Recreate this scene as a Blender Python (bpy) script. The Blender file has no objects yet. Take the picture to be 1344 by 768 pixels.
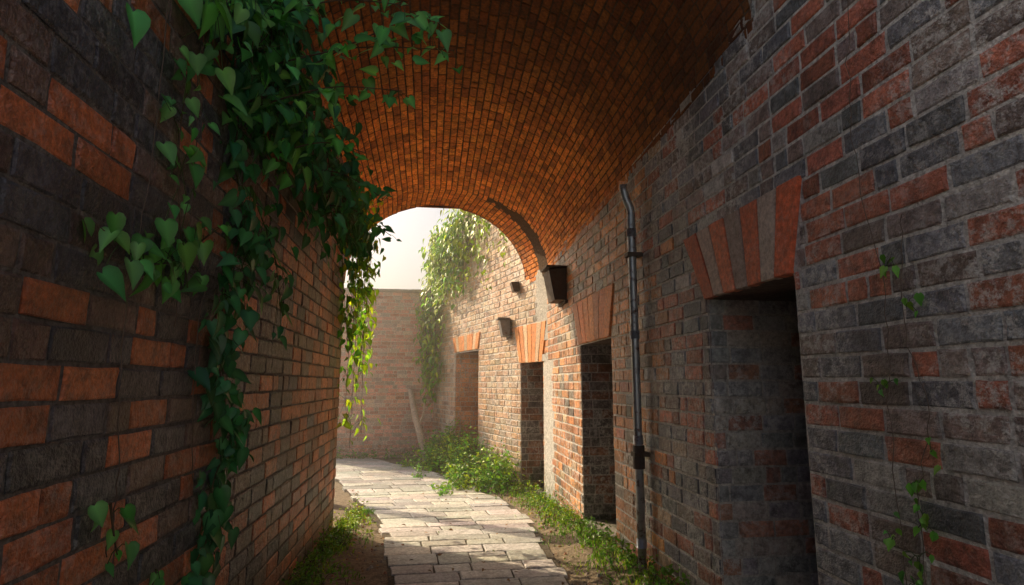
import bpy, math, random
from mathutils import Euler, Vector, Matrix
from mathutils import noise as mn
random.seed(7)
EYE=1.5
sc=bpy.context.scene
sc.view_settings.view_transform='Standard'; sc.view_settings.look='None'; sc.view_settings.exposure=0
# ---------------------------------------------------------------- camera
cd=bpy.data.cameras.new("camera"); cam=bpy.data.objects.new("camera",cd); sc.collection.objects.link(cam); sc.camera=cam
cd.lens=750/1344*36; cd.sensor_width=36; cd.clip_start=0.02; cd.clip_end=2000
cam.location=(0,0,EYE); cam.rotation_euler=(math.radians(99),0,math.radians(-8.1))
# ---------------------------------------------------------------- light
az=math.radians(43); el=math.radians(34)
to_sun=Vector((-math.sin(az)*math.cos(el),math.cos(az)*math.cos(el),math.sin(el)))
w=bpy.data.worlds.new("World"); sc.world=w; w.use_nodes=True
nt=w.node_tree; bg=nt.nodes["Background"]
sky=nt.nodes.new("ShaderNodeTexSky"); sky.sky_type='NISHITA'; sky.sun_disc=False
sky.sun_elevation=el; sky.sun_rotation=math.atan2(to_sun.x,to_sun.y)
sky.dust_density=9.0; sky.air_density=1.0; sky.ozone_density=1.0
nt.links.new(sky.outputs[0],bg.inputs[0]); bg.inputs[1].default_value=0.15
sl=bpy.data.lights.new("sun",'SUN'); sl.energy=5; sl.angle=math.radians(.5); sl.color=(1,.78,.48)
so=bpy.data.objects.new("sun",sl); sc.collection.objects.link(so); so.rotation_euler=(-to_sun).to_track_quat('-Z','Y').to_euler(); so.location=(-6,-2,8)
# ---------------------------------------------------------------- materials
def newmat(n):
    m=bpy.data.materials.new(n); m.use_nodes=True; return m,m.node_tree,m.node_tree.nodes["Principled BSDF"]
def N(nt,t,**k):
    n=nt.nodes.new(t)
    for a,b in k.items(): setattr(n,a,b)
    return n
def noise(nt,scale,detail=5,rough=.6,vec=None):
    n=N(nt,"ShaderNodeTexNoise"); n.inputs['Scale'].default_value=scale; n.inputs['Detail'].default_value=detail; n.inputs['Roughness'].default_value=rough
    if vec: nt.links.new(vec,n.inputs['Vector'])
    return n.outputs['Fac']
def ramp(nt,src,a,b,c0=(0,0,0,1),c1=(1,1,1,1)):
    r=N(nt,"ShaderNodeValToRGB"); 
    if a>b: a,b,c0,c1=b,a,c1,c0
    r.color_ramp.elements[0].position=a; r.color_ramp.elements[1].position=b
    r.color_ramp.elements[0].color=c0; r.color_ramp.elements[1].color=c1
    nt.links.new(src,r.inputs[0]); return r.outputs[0]
def mix(nt,mode,fac,a,b):
    m=N(nt,"ShaderNodeMix",data_type='RGBA',blend_type=mode)
    for s,v in ((0,fac),(6,a),(7,b)):
        if isinstance(v,(int,float)): m.inputs[s].default_value=v
        elif isinstance(v,tuple): m.inputs[s].default_value=v
        else: nt.links.new(v,m.inputs[s])
    return m.outputs[2]
def mul(nt,a,k):
    m=N(nt,"ShaderNodeMath",operation='MULTIPLY'); nt.links.new(a,m.inputs[0])
    if isinstance(k,(int,float)): m.inputs[1].default_value=k
    else: nt.links.new(k,m.inputs[1])
    return m.outputs[0]
def coltex(name,soot=.5,eff=.3,rough=.75,moss=0.0,spec=.35,bump=.35,effcol=(.66,.65,.63,1),fine=1.0):
    m,nt,p=newmat(name)
    geo=N(nt,"ShaderNodeNewGeometry"); pos=geo.outputs['Position']
    at=N(nt,"ShaderNodeAttribute",attribute_name="Col")
    n1=noise(nt,42*fine,3,.7,pos); v=ramp(nt,n1,.25,.75,(.5,.5,.5,1),(1.45,1.45,1.45,1))
    c=mix(nt,'MULTIPLY',1.0,at.outputs['Color'],v)
    n2=noise(nt,1.3,3,.65,pos); n3=noise(nt,11,4,.75,pos)
    if soot>0:
        s=mul(nt,ramp(nt,n3,.47,.62),soot); c=mix(nt,'MIX',s,c,(.03,.029,.03,1))
        s2=mul(nt,ramp(nt,n2,.46,.66),soot*.8); c=mix(nt,'MULTIPLY',s2,c,(.36,.34,.34,1))
    if eff>0:
        n4=noise(nt,26,4,.8,pos)
        e=mul(nt,mul(nt,ramp(nt,n4,.47,.6),eff),ramp(nt,n2,.60,.42)); c=mix(nt,'MIX',e,c,effcol)
    if moss>0:
        sx=N(nt,"ShaderNodeSeparateXYZ"); nt.links.new(pos,sx.inputs[0])
        h=N(nt,"ShaderNodeMapRange"); h.inputs[1].default_value=.5; h.inputs[2].default_value=-.1; h.inputs[3].default_value=0; h.inputs[4].default_value=1
        nt.links.new(sx.outputs['Z'],h.inputs[0])
        mm=mul(nt,mul(nt,ramp(nt,n3,.4,.58),h.outputs[0]),moss); c=mix(nt,'MIX',mm,c,(.06,.085,.02,1))
    nt.links.new(c,p.inputs['Base Color'])
    p.inputs['Roughness'].default_value=rough; p.inputs['Specular IOR Level'].default_value=spec
    b=N(nt,"ShaderNodeBump"); b.inputs['Strength'].default_value=bump; b.inputs['Distance'].default_value=.012
    hh=N(nt,"ShaderNodeMath",operation='ADD'); nt.links.new(noise(nt,85,2,.7,pos),hh.inputs[0]); nt.links.new(mul(nt,noise(nt,17,3,.7,pos),1.6),hh.inputs[1])
    nt.links.new(hh.outputs[0],b.inputs['Height']); nt.links.new(b.outputs[0],p.inputs['Normal'])
    return m
M_brick=coltex("weathered_brick",.5,.7,.48,.8,bump=.8,spec=.5)
M_vous=coltex("gauged_red_brick",.12,.12,.6,0,bump=.5,spec=.4)
M_brickF=coltex("sunny_brick",.15,.2,.9,.3,.1,bump=.4)
M_brickL=coltex("dark_brick",.45,.2,.46,.5,bump=.8,spec=.5)
M_vault=coltex("vault_brick",.45,0,.8,0)
M_mort=coltex("mortar",.15,0,.95,.8,.1,.8)
M_stone=coltex("flagstone",.3,.15,.65,0,.4,.35)
M_dirt=coltex("dirt",.4,0,.95,0,.1,1.0)
def leafmat(name,trans=.35):
    m,nt,p=newmat(name)
    at=N(nt,"ShaderNodeAttribute",attribute_name="Col")
    c=at.outputs['Color']
    nt.links.new(c,p.inputs['Base Color']); p.inputs['Roughness'].default_value=.38; p.inputs['Specular IOR Level'].default_value=.5
    tr=N(nt,"ShaderNodeBsdfTranslucent"); nt.links.new(mix(nt,'MULTIPLY',1.0,c,(1.6,1.7,.7,1)),tr.inputs[0])
    ms=N(nt,"ShaderNodeMixShader"); ms.inputs[0].default_value=trans
    nt.links.new(p.outputs[0],ms.inputs[1]); nt.links.new(tr.outputs[0],ms.inputs[2])
    nt.links.new(ms.outputs[0],nt.nodes["Material Output"].inputs[0]); return m
M_leaf=leafmat("ivy_leaf"); M_leafy=leafmat("sunny_leaf",.45)
def plain(name,rough=.85):
    m,nt,p=newmat(name); at=N(nt,"ShaderNodeAttribute",attribute_name="Col"); nt.links.new(at.outputs['Color'],p.inputs['Base Color']); p.inputs['Roughness'].default_value=rough; return m
M_stem=plain("vine_bark"); M_fill=plain("bounce_fill_paint",.9)
def metal(name,col,rough,met=.9):
    m,nt,p=newmat(name); geo=N(nt,"ShaderNodeNewGeometry")
    n=noise(nt,18,4,.7,geo.outputs['Position'])
    nt.links.new(mix(nt,'MIX',ramp(nt,n,.54,.68),col+(1,),(.1,.05,.03,1)),p.inputs['Base Color'])
    nt.links.new(ramp(nt,n,.3,.7,(rough,)*3+(1,),(rough+.3,)*3+(1,)),p.inputs['Roughness']); p.inputs['Metallic'].default_value=met
    return m
M_pipe=metal("zinc_pipe",(.36,.39,.42),.3,.7); M_box=metal("rusty_sheet",(.09,.065,.05),.55,.4); M_glass=metal("lamp_housing",(.2,.2,.21),.35,.3)
# ---------------------------------------------------------------- mesh builder
class MB:
    def __init__(s): s.v=[];s.f=[];s.c=[];s.m=[];s.sm=[]
    def add(s,vs,fs,col,mi=0,smooth=True,cols=None):
        b=len(s.v); s.v+=vs; s.c+=(cols if cols else [col]*len(vs))
        for f in fs: s.f.append(tuple(b+i for i in f)); s.m.append(mi); s.sm.append(smooth)
    def obj(s,name,mats,parent=None):
        me=bpy.data.meshes.new(name); me.from_pydata([tuple(v) for v in s.v],[],s.f)
        for m in mats: me.materials.append(m)
        me.polygons.foreach_set("material_index",s.m); me.polygons.foreach_set("use_smooth",s.sm)
        ca=me.color_attributes.new("Col",'FLOAT_COLOR','POINT')
        fl=[]
        for c in s.c: fl+= [c[0],c[1],c[2],1.0]
        ca.data.foreach_set("color",fl); me.update()
        o=bpy.data.objects.new(name,me); sc.collection.objects.link(o)
        if parent: o.parent=parent
        return o
def R(a,b): return random.uniform(a,b)
BF=[]
for r in range(2):
    for i in range(8):
        j=(i+1)%8; BF.append((r*8+i,r*8+j,(r+1)*8+j,(r+1)*8+i))
BF.append(tuple(16+i for i in range(8)))
def brick(mb,mp,q,col,g=.006,jit=.004,inset=.005,thick=.03,mi=0,proud=0):
    uBL,uBR,uTR,uTL,zB,zT=q
    if max(uBR-uBL,uTR-uTL)<.03: return
    d0=proud+R(-jit,jit)*.8; tl=R(-jit,jit)*.5; tt=R(-jit,jit)*.4
    P=[(uBL+g,zB+g),((uBL+uBR)/2,zB+g),(uBR-g,zB+g),((uBR+uTR)/2-g,(zB+zT)/2),(uTR-g,zT-g),((uTR+uTL)/2,zT-g),(uTL+g,zT-g),((uBL+uTL)/2+g,(zB+zT)/2)]
    cu=sum(p[0] for p in P)/8; cz=sum(p[1] for p in P)/8
    P=[(a+R(-jit,jit)*.8,b+R(-jit,jit)*.7) for a,b in P]
    hw=max(.02,(uBR-uBL)/2); hh=(zT-zB)/2
    vs=[mp(a,b,-thick) for a,b in P]
    vs+=[mp(a,b,d0-.004) for a,b in P]
    ins=inset
    for a,b in P:
        k=1-R(.5,1.8)*ins/max(abs(a-cu),1e-3) if abs(a-cu)>hw*.5 else 1
        k2=1-R(.5,1.8)*ins/max(abs(b-cz),1e-3) if abs(b-cz)>hh*.5 else 1
        aa=cu+(a-cu)*max(k,.3); bb=cz+(b-cz)*max(k2,.3)
        vs.append(mp(aa,bb,d0+tl*(aa-cu)/hw+tt*(bb-cz)/hh))
    mb.add(vs,BF,col,mi,False)
def wall(mb,mp,u0,u1,z0,z1,pitch,length,colf,holes=(),mcol=(.3,.28,.25),g=.006,jit=.004,inset=.005,head=.25,step=.5,top=None,md=-.006):
    n=int(round((z1-z0)/pitch))
    for k in range(n):
        zb=z0+k*pitch; zt=zb+pitch; zm=(zb+zt)/2
        cuts=[h for h in holes if h['z0']<zm<h['z1']]
        def intervals(cs):
            iv=[(lambda z:u0,lambda z:u1)]
            for h in sorted(cs,key=lambda h:h['a'](zm)):
                lo,hi=iv.pop(); iv.append((lo,h['a'])); iv.append((h['b'],hi))
            return iv
        for lo,hi in intervals([h for h in cuts if h.get('m',True)]):
            a=lo(zm); b=hi(zm)
            if top: b=min(b,top(zm))
            if b-a<.005: continue
            ns=max(1,int((b-a)/step)); pts=[a+(b-a)*i/ns for i in range(ns+1)]
            for i in range(ns):
                x0,x1=pts[i],pts[i+1]
                x0b=lo(zb) if i==0 else x0; x0t=lo(zt) if i==0 else x0
                x1b=hi(zb) if (i==ns-1 and not top) else x1; x1t=hi(zt) if (i==ns-1 and not top) else x1
                mb.add([mp(x0b,zb,md),mp(x1b,zb,md),mp(x1t,zt,md),mp(x0t,zt,md)],[(0,1,2,3)],mcol,1,False)
        for lo,hi in intervals(cuts):
            end=hi(zm)
            if top: end=min(end,top(zm)+R(-.1,.1))
            u=lo(zm)+R(.3,.6)*length
            bounds=[u]
            while u<end-length*.35:
                u+=(length if random.random()>head else length*.48)*R(.95,1.05); bounds.append(u)
            bounds=[b for b in bounds if b<end-.04]
            prevB,prevT=lo(zb),lo(zt)
            for b in bounds: 
                brick(mb,mp,(prevB,b,b,prevT,zb,zt),colf(b,zm),g,jit,inset); prevB=prevT=b
            eb,et=(hi(zb),hi(zt)) if not top else (end,end)
            brick(mb,mp,(prevB,eb,et,prevT,zb,zt),colf(end,zm),g,jit,inset)
def pick(pal,v=.18):
    r=random.random()*sum(p[0] for p in pal)
    for w_,c in pal:
        r-=w_
        if r<=0: break
    k=R(1-v,1+v); return tuple(max(.01,x*k*R(.95,1.05)) for x in c)
def box(mb,x0,x1,y0,y1,z0,z1,col,mi=0):
    v=[(x,y,z) for x in (x0,x1) for y in (y0,y1) for z in (z0,z1)]
    mb.add([Vector(a) for a in v],[(0,1,3,2),(4,6,7,5),(0,4,5,1),(2,3,7,6),(0,2,6,4),(1,5,7,3)],col,mi,False)
def mbox(mb,mp,u0,u1,z0,z1,d0,d1,col,mi=0):
    v=[mp(u,z,d) for u in (u0,u1) for z in (z0,z1) for d in (d0,d1)]
    mb.add(v,[(0,1,3,2),(4,6,7,5),(0,4,5,1),(2,3,7,6),(0,2,6,4),(1,5,7,3)],col,mi,False)
# ---------------------------------------------------------------- geometry functions (z relative to eye)
def Xw(y): return 1.55 if y<7.6 else 1.55-.27*(y-7.6)
def G(y): y=min(max(y,-2),8.6); return -1.37-.05*(y-4)
def zs(y): return 1.73-.052*(y-2.4)
V0,V1=2.40,8.24; XL=-1.22; RISE=1.17
# ---------------------------------------------------------------- right wall
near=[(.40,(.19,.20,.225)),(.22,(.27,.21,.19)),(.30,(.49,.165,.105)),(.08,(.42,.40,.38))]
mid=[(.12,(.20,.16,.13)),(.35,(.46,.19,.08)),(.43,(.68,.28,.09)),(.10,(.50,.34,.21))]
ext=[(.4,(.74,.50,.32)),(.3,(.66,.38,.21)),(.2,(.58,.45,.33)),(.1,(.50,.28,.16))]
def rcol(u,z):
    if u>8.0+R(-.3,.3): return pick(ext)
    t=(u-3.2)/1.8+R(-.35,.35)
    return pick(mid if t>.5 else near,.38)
doors=[dict(y0=2.24,y1=3.03,top=.47,vt=.88,va=2.13,vb=3.26,dep=1.1),
       dict(y0=4.80,y1=5.83,top=.40,vt=.85,va=4.66,vb=6.07,dep=.8),
       dict(y0=7.71,y1=8.43,top=.29,vt=.84,va=7.55,vb=8.62,dep=.6),
       dict(y0=10.2,y1=11.5,top=.60,vt=.90,va=10.1,vb=11.65,dep=.35)]
holes=[]
for d in doors:
    holes.append(dict(z0=-3,z1=d['top'],a=(lambda z,d=d:d['y0']),b=(lambda z,d=d:d['y1'])))
    def fa(z,d=d): return d['y0']+(d['va']-d['y0'])*min(1,max(0,(z-d['top'])/(d['vt']-d['top'])))-.008
    def fb(z,d=d): return d['y1']+(d['vb']-d['y1'])*min(1,max(0,(z-d['top'])/(d['vt']-d['top'])))+.008
    holes.append(dict(z0=d['top'],z1=d['vt'],a=fa,b=fb,m=False))
mpR=lambda u,z,d: Vector((Xw(u)-d,u,z+EYE))
def topR(z): return 13.1 if z<2.2 else 13.1-(z-2.2)*1.5
holes.append(dict(z0=2.35,z1=9,a=lambda z:-1.19,b=lambda z:V0))
mb=MB()
PR=.0935
wall(mb,mpR,-1.2,13.1,-1.95,-1.95+57*PR,PR,.225,rcol,holes,(.60,.58,.55),top=topR,g=.0072)
for d in doors:
    y0,y1,dep=d['y0'],d['y1'],d['dep']; X0=Xw(y1); X1=Xw(y0); XB=X1+dep
    zb=-1.95; n=int(math.ceil((d['top']-zb)/PR))
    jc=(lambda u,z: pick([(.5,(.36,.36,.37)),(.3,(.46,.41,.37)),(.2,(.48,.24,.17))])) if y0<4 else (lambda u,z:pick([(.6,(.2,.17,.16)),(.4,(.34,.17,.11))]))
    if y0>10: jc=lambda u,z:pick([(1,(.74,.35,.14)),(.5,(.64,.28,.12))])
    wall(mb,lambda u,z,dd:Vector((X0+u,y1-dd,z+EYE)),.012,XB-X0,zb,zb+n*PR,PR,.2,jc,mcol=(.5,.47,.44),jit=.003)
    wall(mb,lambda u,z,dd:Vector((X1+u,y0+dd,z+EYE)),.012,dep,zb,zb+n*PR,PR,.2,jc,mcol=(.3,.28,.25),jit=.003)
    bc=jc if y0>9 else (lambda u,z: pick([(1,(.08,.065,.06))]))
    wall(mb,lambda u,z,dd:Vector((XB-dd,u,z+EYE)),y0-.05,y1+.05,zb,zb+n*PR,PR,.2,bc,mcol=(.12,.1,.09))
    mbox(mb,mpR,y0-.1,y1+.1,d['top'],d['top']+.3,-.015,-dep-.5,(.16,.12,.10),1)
    zt=G((y0+y1)/2)+.09
    mbox(mb,mpR,y0+.004,y1-.004,zt-.5,zt,.045,-dep-.4,(.34,.30,.26),0)
    nv=7 if y0<9 else 9
    vc=[(.60,.135,.06),(.50,.40,.34),(.62,.16,.075),(.30,.22,.19),(.64,.18,.085),(.50,.36,.30),(.60,.14,.065)]
    if 7>y0>4 : vc=[(.74,.25,.07),(.66,.20,.06),(.46,.16,.06),(.74,.27,.08)]
    if y0>7: vc=[(.80,.32,.10),(.70,.48,.30),(.76,.28,.09)]
    for i in range(nv):
        ba=y0+(y1-y0)*i/nv; bb=y0+(y1-y0)*(i+1)/nv; ta=d['va']+(d['vb']-d['va'])*i/nv; tb=d['va']+(d['vb']-d['va'])*(i+1)/nv
        c=vc[i%len(vc)]; k=R(.85,1.12)
        brick(mb,mpR,(ba,bb,tb,ta,d['top']-.004,d['vt']+.0),tuple(x*k for x in c),.004,.003,.004,.03,2,.018)
right=mb.obj("brick_wall",[M_brick,M_mort,M_vous])
# ---------------------------------------------------------------- left wall
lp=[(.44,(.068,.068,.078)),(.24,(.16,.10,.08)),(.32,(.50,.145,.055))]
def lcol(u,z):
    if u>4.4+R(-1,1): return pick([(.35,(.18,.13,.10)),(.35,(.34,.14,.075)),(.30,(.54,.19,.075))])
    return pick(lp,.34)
LE=6.25
mb=MB()
mpL=lambda u,z,d: Vector((-.93+d,u,z+EYE))
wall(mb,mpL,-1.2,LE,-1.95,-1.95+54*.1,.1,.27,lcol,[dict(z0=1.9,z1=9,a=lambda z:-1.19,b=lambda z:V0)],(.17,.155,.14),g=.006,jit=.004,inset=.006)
wall(mb,lambda u,z,d:Vector((u,LE-.012+d,z+EYE)),-1.55,-.94,-1.95,3.35,.1,.25,lambda u,z:pick(mid),(),(.25,.2,.17))
box(mb,-1.55,-.945,-1.2,V0,-.6,1.95+EYE,(.1,.09,.08),1)
box(mb,-1.55,-.945,V0+.002,LE-.03,-.6,3.35+EYE,(.1,.09,.08),1)
left=mb.obj("brick_wall",[M_brickL,M_mort])
# ---------------------------------------------------------------- far wall (tall bay; unseen left run kept low so sun reaches the yard)
mb=MB()
XF=-2.75
fc=lambda u,z: pick([(.4,(.80,.48,.36)),(.3,(.74,.40,.28)),(.3,(.68,.52,.42))],.22)
fm=lambda u,z,d:Vector((u,13-d,z+EYE))
wall(mb,fm,XF,.3,-1.95,2.03,.0795,.2,fc,(),(.74,.66,.58),jit=.003,inset=.003)
wall(mb,fm,-12,XF-.01,-1.95,-1.0,.0795,.2,fc,(),(.70,.63,.56),jit=.003,inset=.003)
wall(mb,lambda u,z,d:Vector((XF-d,13.01+u,z+EYE)),0,.39,-1.95,2.03,.0795,.2,fc,(),(.70,.63,.56),jit=.003,inset=.003)
n=8
for i in range(n):
    x=XF+i*.3813
    brick(mb,fm,(x,x+.3813,x+.3813,x,2.03,2.10),(.5,.43,.36),.004,.004,.01,.3,0,.04)
box(mb,XF+.01,.3,13.02,13.4,-.6,2.09+EYE,(.35,.3,.26),1)
box(mb,-12,XF-.01,13.02,13.4,-.6,-.99+EYE,(.35,.3,.26),1)
far=mb.obj("brick_wall",[M_brickF,M_mort])
# ---------------------------------------------------------------- unseen pale wall added behind the viewpoint to bounce fill light
mb=MB()
for i in range(16):
    x=-8+i
    box(mb,x,x+.996,-5.6,-5.2+.01*math.sin(i*3),-.6,5.6,(.38,.44,.54),0)
box(mb,-8.1,8.1,-5.65,-5.1,5.6,5.75,(.5,.46,.42),0)
mb.obj("bounce_fill_wall",[M_fill])
# ---------------------------------------------------------------- vault
mb=MB()
ARC=4.05
def mpV(u,w_,d):
    th=w_/ARC*math.pi; xr=Xw(u); a=(xr-XL)/2; xc=(xr+XL)/2
    ct,st=math.cos(th),math.sin(th)
    nx,nz=ct/a,st/RISE; l=math.hypot(nx,nz)
    return Vector((xc+(a)*ct-d*nx/l, u, zs(u)+RISE*st-d*nz/l+EYE))
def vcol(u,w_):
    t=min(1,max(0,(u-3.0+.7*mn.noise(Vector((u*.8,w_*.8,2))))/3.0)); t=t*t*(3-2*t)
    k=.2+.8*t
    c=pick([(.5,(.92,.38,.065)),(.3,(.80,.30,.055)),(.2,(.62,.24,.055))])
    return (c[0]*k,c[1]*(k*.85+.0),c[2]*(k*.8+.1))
nC=58
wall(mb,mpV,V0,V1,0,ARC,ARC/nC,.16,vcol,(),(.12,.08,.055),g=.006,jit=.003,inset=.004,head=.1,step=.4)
for (yy,s) in ((V0,-1),(V1,1)):
    xr=Xw(yy); a=(xr-XL)/2; xc=(xr+XL)/2
    def hw(z): 
        q=(z-zs(yy))/RISE
        return a*math.sqrt(max(0,1-q*q)) if q<1 else 0
    h=[dict(z0=zs(yy)-1,z1=zs(yy)+RISE,a=lambda z:xc-hw(z),b=lambda z:xc+hw(z))]
    wall(mb,(lambda u,z,d:Vector((u,yy+s*(.004+d),z+EYE))),-1.6 if s>0 else -.92,xr,zs(yy)+.01,zs(yy)+.01+21*.0935,.0935,.22,lambda u,z:pick(mid),h,(.3,.26,.22))
wall(mb,lambda u,z,d:Vector((XL-.03-d,u,z+EYE)),LE-.2,V1,1.42,3.35,.093,.22,lambda u,z:pick(mid),(),(.3,.26,.22))
box(mb,-1.55,XL-.05,V1-.10,V1-.01,-.6,1.42+EYE,(.3,.2,.14),0)
box(mb,-1.6,2.7,V0+.02,V1-.02,3.36+EYE,3.5+EYE,(.2,.18,.16),1)
vault=mb.obj("brick_vault",[M_vault,M_mort])
# ---------------------------------------------------------------- ground
mb=MB()
xs=[-300,-80,-30,-14]+[-9+i*.25 for i in range(73)]+[14,30,80,300]
ys=[-300,-80,-25,-8]+[-4+i*.2 for i in range(100)]+[20,35,80,300]
def gz(x,y):
    z=G(y)
    if abs(x)<9 and -4<y<16:
        z+=.03*mn.noise(Vector((x*1.7,y*1.7,0)))+.012*mn.noise(Vector((x*7,y*7,3)))
        e=max(0,1-abs(Xw(y)-x)/.45)*.09 + (max(0,1-abs(x+.93)/.35)*.06 if y<6.3 else 0)
        z+=e
    return z
vs=[Vector((x,y,gz(x,y)+EYE)) for y in ys for x in xs]
nx=len(xs); fs=[(j*nx+i,j*nx+i+1,(j+1)*nx+i+1,(j+1)*nx+i) for j in range(len(ys)-1) for i in range(nx-1)]
mb.add(vs,fs,(.32,.26,.19),0)
mb.obj("ground",[M_dirt])
# ---------------------------------------------------------------- path
E=[(-2,-.2,.9),(4,-.21,.95),(5.8,-.37,1.08),(7.2,-.65,1.06),(8.3,-.95,.93),(9.6,-1.3,.55),(11.3,-1.9,-.25),(12.7,-3.2,-1.2)]
def edges(y):
    for a,b in zip(E,E[1:]):
        if y<=b[0]:
            t=(y-a[0])/(b[0]-a[0]); return a[1]+t*(b[1]-a[1]),a[2]+t*(b[2]-a[2])
    return E[-1][1:]
mb=MB()
y=-2
def mpP(u,w_,d):
    l,r=edges(w_); return Vector((l+(r-l)*u/1.3,w_,G(w_)+.035+d+EYE))
scol=lambda : pick([(.4,(.58,.57,.55)),(.3,(.48,.48,.47)),(.3,(.68,.66,.63))],.16)
while y<12.6:
    dy=R(.2,.34); l,r=edges(y); wd=r-l
    u=0; n=random.choice([3,3,4,4,5]); bs=sorted([0]+[ (i+R(-.22,.22))*1.3/n for i in range(1,n)]+[1.3])
    e0=R(-.04,.04)
    for i in range(n):
        a,b=bs[i],bs[i+1]
        if i==0:a+=e0
        if i==n-1:b+=R(-.05,.05)
        if random.random()<.2 and dy>.26:
            brick(mb,mpP,(a,b,b,a,y,y+dy/2),scol(),.005,.004,.006,.04); brick(mb,mpP,(a,b,b,a,y+dy/2,y+dy),scol(),.005,.004,.006,.04)
        else: brick(mb,mpP,(a,b,b,a,y,y+dy),scol(),.006,.005,.007,.04)
    vs=[mpP(a,b,-.012) for a,b in ((-.02,y),(1.32,y),(1.32,y+dy),(-.02,y+dy))]
    mb.add(vs,[(0,1,2,3)],(.16,.14,.11),1,False)
    y+=dy
mb.obj("stone_path",[M_stone,M_dirt])
# ---------------------------------------------------------------- tubes
def tube(mb,pts,r,col,mi=0,n=6,taper=None):
    pts=[Vector(p) for p in pts]; L=len(pts); vs=[]
    for i,p in enumerate(pts):
        t=(pts[min(i+1,L-1)]-pts[max(i-1,0)]).normalized()
        a=t.orthogonal().normalized() if i==0 else (pa-t*pa.dot(t)).normalized()
        pa=a; b=t.cross(a); rr=r if taper is None else r+(taper-r)*i/(L-1)
        for k in range(n):
            an=2*math.pi*k/n; vs.append(p+(a*math.cos(an)+b*math.sin(an))*rr)
    fs=[(i*n+k,i*n+(k+1)%n,(i+1)*n+(k+1)%n,(i+1)*n+k) for i in range(L-1) for k in range(n)]
    if n>4: fs.append(tuple(range(n))); fs.append(tuple((L-1)*n+k for k in range(n)))
    mb.add(vs,fs,col,mi)
def spline(P,n=8):
    P=[Vector(p) for p in P]; out=[]
    for i in range(len(P)-1):
        p0=P[max(i-1,0)];p1=P[i];p2=P[i+1];p3=P[min(i+2,len(P)-1)]
        for k in range(n):
            t=k/n; out.append(.5*((2*p1)+(p2-p0)*t+(2*p0-5*p1+4*p2-p3)*t*t+(3*p1-p0-3*p2+p3)*t**3))
    out.append(P[-1]); return out
mb=MB(); px=1.485; py=4.03
tube(mb,spline([(1.43,py-.01,1.50+EYE),(1.435,py,1.46+EYE),(1.455,py,1.38+EYE),(px,py,1.3+EYE),(px,py,1.2+EYE)],6)+[Vector((px,py,-.4+EYE)),Vector((px,py,-1.42+EYE))],.03,(.3,.3,.3),0,16)
for z in (1.12,.35,-.40,-1.1):
    tube(mb,[(px,py,z+EYE-.03),(px,py,z+EYE+.03)],.036,(.3,.3,.3),0,16)
for z in (-.5,.95):
    box(mb,px-.045,1.56,py-.04,py+.04,z+EYE-.015,z+EYE+.015,(.1,.1,.1),1)
tube(mb,[(px,py,-.60+EYE),(px,py,-.44+EYE)],.042,(.1,.1,.1),1,16)
mb.obj("drainpipe",[M_pipe,M_box])
def slanted(name,y,z,w_,h,out,mat,hood=True):
    mb=MB(); X=Xw(y)
    x1=X-.0; 
    P=[(x1,y-w_/2,z),(x1-out*.7,y-w_/2,z),(x1-out,y-w_/2,z+h*.92),(x1,y-w_/2,z+h)]
    Q=[(a,y+w_/2,c) for a,b,c in P]
    vs=[Vector((a,b,c+EYE)) for a,b,c in P+Q]
    mb.add(vs,[(0,1,2,3),(7,6,5,4),(0,4,5,1),(1,5,6,2),(2,6,7,3),(0,3,7,4)],(.1,.08,.07),0,False)
    if hood:
        box(mb,x1-out-.03,x1,y-w_/2-.02,y+w_/2+.02,z+h+.002+EYE,z+h+.022+EYE,(.1,.1,.1),0)
        box(mb,x1-.03,x1+.01,y-w_*.6,y+w_*.6,z-.04+EYE,z-.003+EYE,(.1,.1,.1),0)
    mb.obj(name,[mat])
slanted("metal_wall_box",6.55,.95,.34,.38,.21,M_box)
slanted("wall_lamp",8.85,.72,.26,.26,.16,M_glass)
slanted("brick_bracket",8.5,1.37,.16,.15,.12,M_box,False)
mb=MB()
tube(mb,spline([(-.02,12.2,-1.62+EYE),(-.16,12.35,-1.1+EYE),(-.30,12.6,-.65+EYE),(-.42,12.93,-.15+EYE)],5),.085,(.7,.58,.45),0,9,.06)
tube(mb,spline([(-.22,12.45,-.9+EYE),(-.12,12.5,-.65+EYE),(-.1,12.6,-.4+EYE)],4),.03,(.7,.58,.45),0,6,.014)
mb.obj("leaning_branch",[M_mort])
# ---------------------------------------------------------------- haze in the sunny yard
def hazemat(n,d,g):
    m=bpy.data.materials.new(n); m.use_nodes=True; nt=m.node_tree; nt.nodes.clear()
    o=nt.nodes.new("ShaderNodeOutputMaterial"); v=nt.nodes.new("ShaderNodeVolumeScatter")
    v.inputs['Density'].default_value=d; v.inputs['Anisotropy'].default_value=g; v.inputs['Color'].default_value=(1,.94,.84,1)
    nt.links.new(v.outputs[0],o.inputs['Volume']); return m
mb=MB(); box(mb,-5,1.3,6.4,22,-.3,5.2,(1,1,1),0); mb.obj("haze",[hazemat("yard_haze",.02,.65)])
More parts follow.
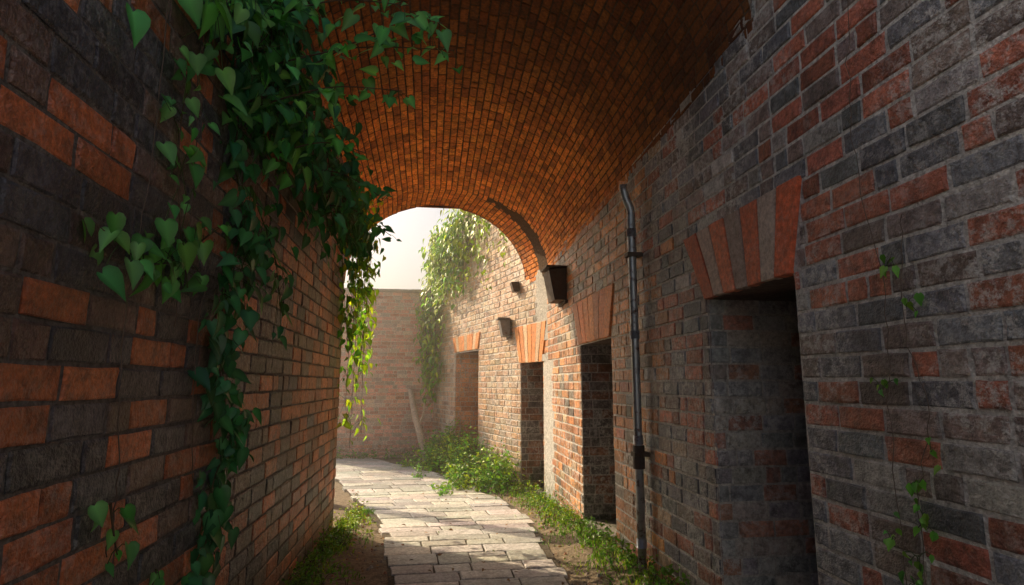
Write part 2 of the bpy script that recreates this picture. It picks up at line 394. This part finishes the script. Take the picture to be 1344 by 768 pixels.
# ---------------------------------------------------------------- foliage
LV=[(0,0,0),(.0,.48,-.035),(0,1.05,-.12),(-.27,.02,.05),(-.40,.27,.09),(-.22,.62,.05),(.27,.02,.05),(.40,.27,.09),(.22,.62,.05),(-.13,-.11,.03),(.13,-.11,.03)]
LF=[(0,9,3,4),(0,4,1),(1,4,5),(1,5,2),(0,7,6,10),(0,1,7),(1,8,7),(1,2,8)]
_m=[(0,0),(0,.3),(0,.58),(0,.82),(0,1.08)]
_o=[(.14,-.13),(.32,-.09),(.44,.12),(.40,.36),(.26,.62),(.11,.86)]
HV=[(x,y,-.10*y*y) for x,y in _m]+[(x,y,.22*abs(x)-.10*y*y) for x,y in _o]+[(-x,y,.22*abs(x)-.10*y*y) for x,y in _o]
HF=[]
for o_,f in ((5,0),(11,1)):
    L=[(0,o_,o_+1),(0,o_+1,o_+2),(0,o_+2,1),(1,o_+2,o_+3),(1,o_+3,o_+4,2),(2,o_+4,o_+5,3),(3,o_+5,4)]
    HF+= [t if f==0 else tuple(reversed(t)) for t in L]
HC=[1.7,1.55,1.4,1.3,1.05]+[.92]*6+[.88]*6
def leaf(mb,p,nrm,tip,s,col):
    n=nrm.normalized(); t=(tip-n*tip.dot(n))
    if t.length<1e-3: t=n.orthogonal()
    t.normalize(); b=t.cross(n); k=R(.7,1.0); cv=R(.4,2.4)
    if s>.042:
        mb.add([p+(b*x*k+t*(y_) +n*z_*cv)*s for x,y_,z_ in HV],HF,col,0,True,[(col[0]*q,col[1]*q,col[2]*q) for q in HC])
    else:
        mb.add([p+(b*x*k+t*(y_) +n*z_*cv)*s for x,y_,z_ in LV],LF,col,0,True)
def gcol(base,v=.4):
    k=R(1-v,1+v); return (base[0]*k*R(.75,1.4),base[1]*k,base[2]*k*R(.6,1.2))
DK=(.045,.18,.075); MD=(.10,.32,.09); YL=(.24,.36,.035); GR=(.12,.27,.045)
def rv(s): return Vector((R(-s,s),R(-s,s),R(-s,s)))
def leafy(mb,path,n,spread,size,col,nrm=Vector((1,-.5,.4)),droop=1.0,stem=.004,petiole=True,nj=.7):
    sp=spline(path,6)
    if stem: tube(mb,sp,stem,(.09,.06,.035),1,5,stem*.4)
    for _ in range(n):
        i=random.random()*(len(sp)-1); a=sp[int(i)]; b=sp[min(int(i)+1,len(sp)-1)]; p0=a.lerp(b,i%1)
        off=Vector((random.gauss(0,spread[0]),random.gauss(0,spread[1]),random.gauss(0,spread[2]))); p=p0+off
        nn=nrm+rv(nj); tip=Vector((0,0,-droop))+rv(.6)
        s=size*random.choice([.5,.7,.85,1,1.1,1.25])
        leaf(mb,p,nn,tip,s,gcol(col))
        if petiole and off.length<.3 and random.random()<.6: tube(mb,[p0,p0.lerp(p,.5)+Vector((0,0,.01)),p],.0016,(.06,.1,.03),1,3)
def W(y,z,x=-.90): return (x,y,z+EYE)
random.seed(21)
mb=MB(); 
leafy(mb,[W(2.9,2.3),W(2.75,1.6),W(2.63,1.04),W(2.9,.68),W(2.62,.33)],190,(.04,.14,.10),.085,DK)
leafy(mb,[W(2.85,.8),W(2.62,.33),W(2.69,-.06),W(2.88,-.2),W(2.67,-.43),W(2.64,-.78),W(2.62,-1.1)],250,(.03,.09,.07),.08,DK)
leafy(mb,[W(2.5,1.9),W(2.2,1.3),W(2.07,.95),W(2.12,.6),W(2.25,.35)],66,(.03,.07,.08),.072,MD)
leafy(mb,[W(2.45,.62),W(2.1,.42),W(1.88,.38),W(1.66,.42)],46,(.03,.05,.05),.07,MD)
leafy(mb,[W(1.86,-.34),W(1.9,-.44),W(1.93,-.50)],8,(.02,.03,.03),.06,MD)
leafy(mb,[W(2.2,-.62),W(2.16,-.72)],7,(.02,.03,.03),.06,MD)
for k in range(10):
    y0=R(2.1,3.3); leafy(mb,[W(y0,2.4),W(y0+R(-.2,.2),1.8,-.8),W(y0+R(-.3,.3),1.3,-.82)],75,(.10,.16,.16),.09,DK if k%2 else MD)
for k in range(10):
    y0=R(3.1,5.4); leafy(mb,[W(y0,1.9,-.85),W(y0+R(-.2,.3),1.5,-.75),W(y0+R(-.2,.4),1.12,-.7)],60,(.13,.2,.12),.09,DK)
leafy(mb,[W(3.0,.9),W(3.4,.7),W(3.6,.4)],40,(.03,.12,.12),.08,DK)
def spray(a,b,n,col,size=.075):
    a=Vector(a);b=Vector(b); m=a.lerp(b,.5)+Vector((0,0,.06))
    leafy(mb,[a,m,b],n,(.035,.045,.04),size,col,Vector((0,-1,.6)),.4,.005)
spray(W(2.7,1.5,-.85),W(2.45,1.52,.08),40,MD); spray(W(2.7,1.3,-.85),W(2.6,1.38,-.16),32,MD)
spray(W(2.6,1.7,-.8),W(2.3,1.62,-.12),36,MD); spray(W(2.9,1.15,-.8),W(2.9,1.18,-.35),24,MD)
spray(W(3.5,1.3,-.8),W(3.4,1.1,-.3),24,DK); spray(W(4.2,1.3,-.8),W(4.1,1.05,-.3),26,DK); spray(W(2.65,1.5,-.6),W(2.4,1.62,.02),26,MD)
ivy=mb.obj("ivy_plant",[M_leaf,M_stem])
mb=MB()
for k in range(14):
    y0=R(5.9,6.6); x0=R(-.95,-.76); zb=R(-.7,.6)
    leafy(mb,[(x0,y0,2.0+EYE),(x0+R(0,.17),y0,1.3+EYE),(x0+R(0,.11),y0+.05,zb+EYE)],60,(.07,.09,.12),.075,GR if k%2 else YL)
mb.obj("hanging_ivy",[M_leafy,M_stem])
mb=MB()
for k in range(40):
    y0=R(10.7,13.0); x0=Xw(y0)-.08; zt=3.3-.8*max(0,(y0-11.3))/1.6+R(-.1,.2); zb=zt-R(.6,1.6)-(1.6 if y0>12.2 else 0)
    leafy(mb,[(x0,y0,zt+EYE),(x0-R(.05,.3),y0+R(-.2,.2),(zt+zb)/2+EYE),(x0-R(.02,.12),y0+R(-.3,.3),zb+EYE)],60,(.10,.15,.16),.11,YL if random.random()<.7 else GR,Vector((-1,-.6,.5)))
for k in range(20):
    y0=R(8.5,11); x0=Xw(y0)-.04
    leafy(mb,[(x0,y0,3.4+EYE),(x0-.06,y0+.1,2.9+EYE),(x0-.03,y0+R(-.3,.3),R(1.6,2.5)+EYE)],26,(.04,.14,.16),.09,YL,Vector((-1,-.6,.5)))
mb.obj("wall_ivy",[M_leafy,M_stem])
def tuft(mb,x,y,h,n,size,col,sp):
    z=gz(x,y)+EYE
    for _ in range(max(2,n//9)):
        e=Vector((x+random.gauss(0,sp),y+random.gauss(0,sp),z+h*R(.5,1.1)))
        b=Vector((x+random.gauss(0,sp*.3),y+random.gauss(0,sp*.3),z-.02))
        leafy(mb,[b,b.lerp(e,.5)+Vector((0,0,.04)),e],9,(.035,.035,.035),size,col,Vector((0,-.4,1)),-.1,.0025,False)
def blades(mb,x,y,n,h,col):
    z=gz(x,y)+EYE
    for _ in range(n):
        b=Vector((x+random.gauss(0,.04),y+random.gauss(0,.04),z-.01)); d=Vector((R(-.5,.5),R(-.5,.5),1))*h*R(.5,1.2); s=Vector((R(-1,1),R(-1,1),0)).normalized()*.004
        m=b+d*.55; e=b+d*1.0+Vector((d.x,d.y,-.25*h))*.8
        mb.add([b-s,b+s,m+s*.8,m-s*.8,e],[(0,1,2,3),(3,2,4)],gcol(col),0,True)
mb=MB()
for _ in range(110):
    y=R(8.4,11.9); x=Xw(y)-abs(random.gauss(0,.36))-.05; h=.66*max(.25,1-(Xw(y)-x)/1.2)*(1.25 if y>9.8 else .9)
    tuft(mb,x,y,h,80,.05,GR if random.random()<.65 else YL,.13)
mb.obj("shrub",[M_leafy,M_stem])
mb=MB()
for _ in range(90):
    y=R(5.9,8.6); x=Xw(y)-abs(random.gauss(0,.2))-.03; tuft(mb,x,y,R(.05,.2),24,.03,GR if random.random()<.6 else YL,.06)
for _ in range(70):
    y=R(3.2,5.9); x=Xw(y)-abs(random.gauss(0,.12))-.03; tuft(mb,x,y,R(.04,.14),16,.028,GR,.05)
for _ in range(110):
    y=R(3.3,7.2); x=-.88+abs(random.gauss(0,.15)) ; tuft(mb,x,y,R(.03,.1)+(.06 if y>6 else 0),16,.026,GR if y<5.8 else YL,.05)
for _ in range(70):
    x=R(-5,.2); tuft(mb,x,12.85-abs(random.gauss(0,.12)),R(.08,.25),20,.04,GR,.08)
mb.obj("weeds",[M_leafy,M_stem])
mb=MB()
for _ in range(420):
    y=R(3.2,8.2)
    if random.random()<.45: x=-.9+abs(random.gauss(0,.16)); y=min(y,7.3)
    else: x=Xw(y)-abs(random.gauss(0,.2))-.02
    blades(mb,x,y,10,R(.04,.11),GR if random.random()<.7 else YL)
mb.obj("grass",[M_leafy])
mb=MB()
for _ in range(900):
    y=R(3,9); s=random.random()
    l,r=edges(y)
    if s<.42: x=R(-.9,l)
    elif s<.84: x=R(r,Xw(y))
    else: x=R(l,r)
    on=l<x<r
    z=(G(y)+.045 if on else gz(x,y)+.008)+EYE
    if random.random()<.45:
        leaf(mb,Vector((x,y,z)),Vector((0,0,1))+rv(.3),rv(1),R(.02,.045),pick([(1,(.30,.17,.06)),(.6,(.2,.12,.05)),(.4,(.12,.17,.04))],.3))
    elif not on:
        q=R(.008,.022); mb.add([Vector((x+q*math.cos(a)*R(.7,1.2),y+q*math.sin(a)*R(.7,1.2),z-.006)) for a in (0,1.26,2.5,3.77,5)]+[Vector((x+q*.4*math.cos(a),y+q*.4*math.sin(a),z+q*.6)) for a in (0,1.26,2.5,3.77,5)],[(0,1,6,5),(1,2,7,6),(2,3,8,7),(3,4,9,8),(4,0,5,9),(5,6,7,8,9)],pick([(1,(.33,.29,.25)),(.5,(.4,.2,.13))],.3),0,False)
mb.obj("leaf_litter",[M_stem])
mb=MB()
def WR(y,z,x=1.525): return (x,y,z+EYE)
for P in ([WR(1.80,2.3),WR(1.76,1.5),WR(1.80,.9),WR(1.72,.3),WR(1.76,-.2),WR(1.74,-.9)],
          [WR(1.62,.55),WR(1.66,.2),WR(1.6,-.1),WR(1.68,-.4),WR(1.66,-.75)]):
    tube(mb,[p+Vector((R(-.004,.004),R(-.012,.012),0)) for p in spline(P,8)],.0014,(.12,.09,.07),1,5)
for (y,z,n) in ((1.68,.42,5),(1.62,.27,4),(1.76,.0,5),(1.66,-.3,6),(1.64,-.42,8),(1.68,-.52,7),(1.72,-.62,7),(1.78,-.5,6),(1.6,-.2,3)):
    leafy(mb,[WR(y,z),WR(y+.02,z-.03)],n,(.008,.025,.025),.032,(.14,.36,.07),Vector((-1,-.5,.3)),1,.001)
mb.obj("creeper",[M_leafy,M_stem])
mb=MB()
for P in ([W(1.93,1.3,-.915),W(1.9,.6,-.91),W(1.86,.1,-.915),W(1.92,-.3,-.915),W(1.9,-.5,-.915)],
          [W(2.5,.6,-.915),W(2.4,.1,-.91),W(2.5,-.4,-.915)],[W(2.2,1.2,-.915),W(2.25,.7,-.91),W(2.2,.2,-.915)]):
    tube(mb,[p+Vector((R(-.003,.003),R(-.01,.01),0)) for p in spline(P,8)],.002,(.12,.09,.07),1,5)
mb.obj("bare_vine",[M_leaf,M_stem])
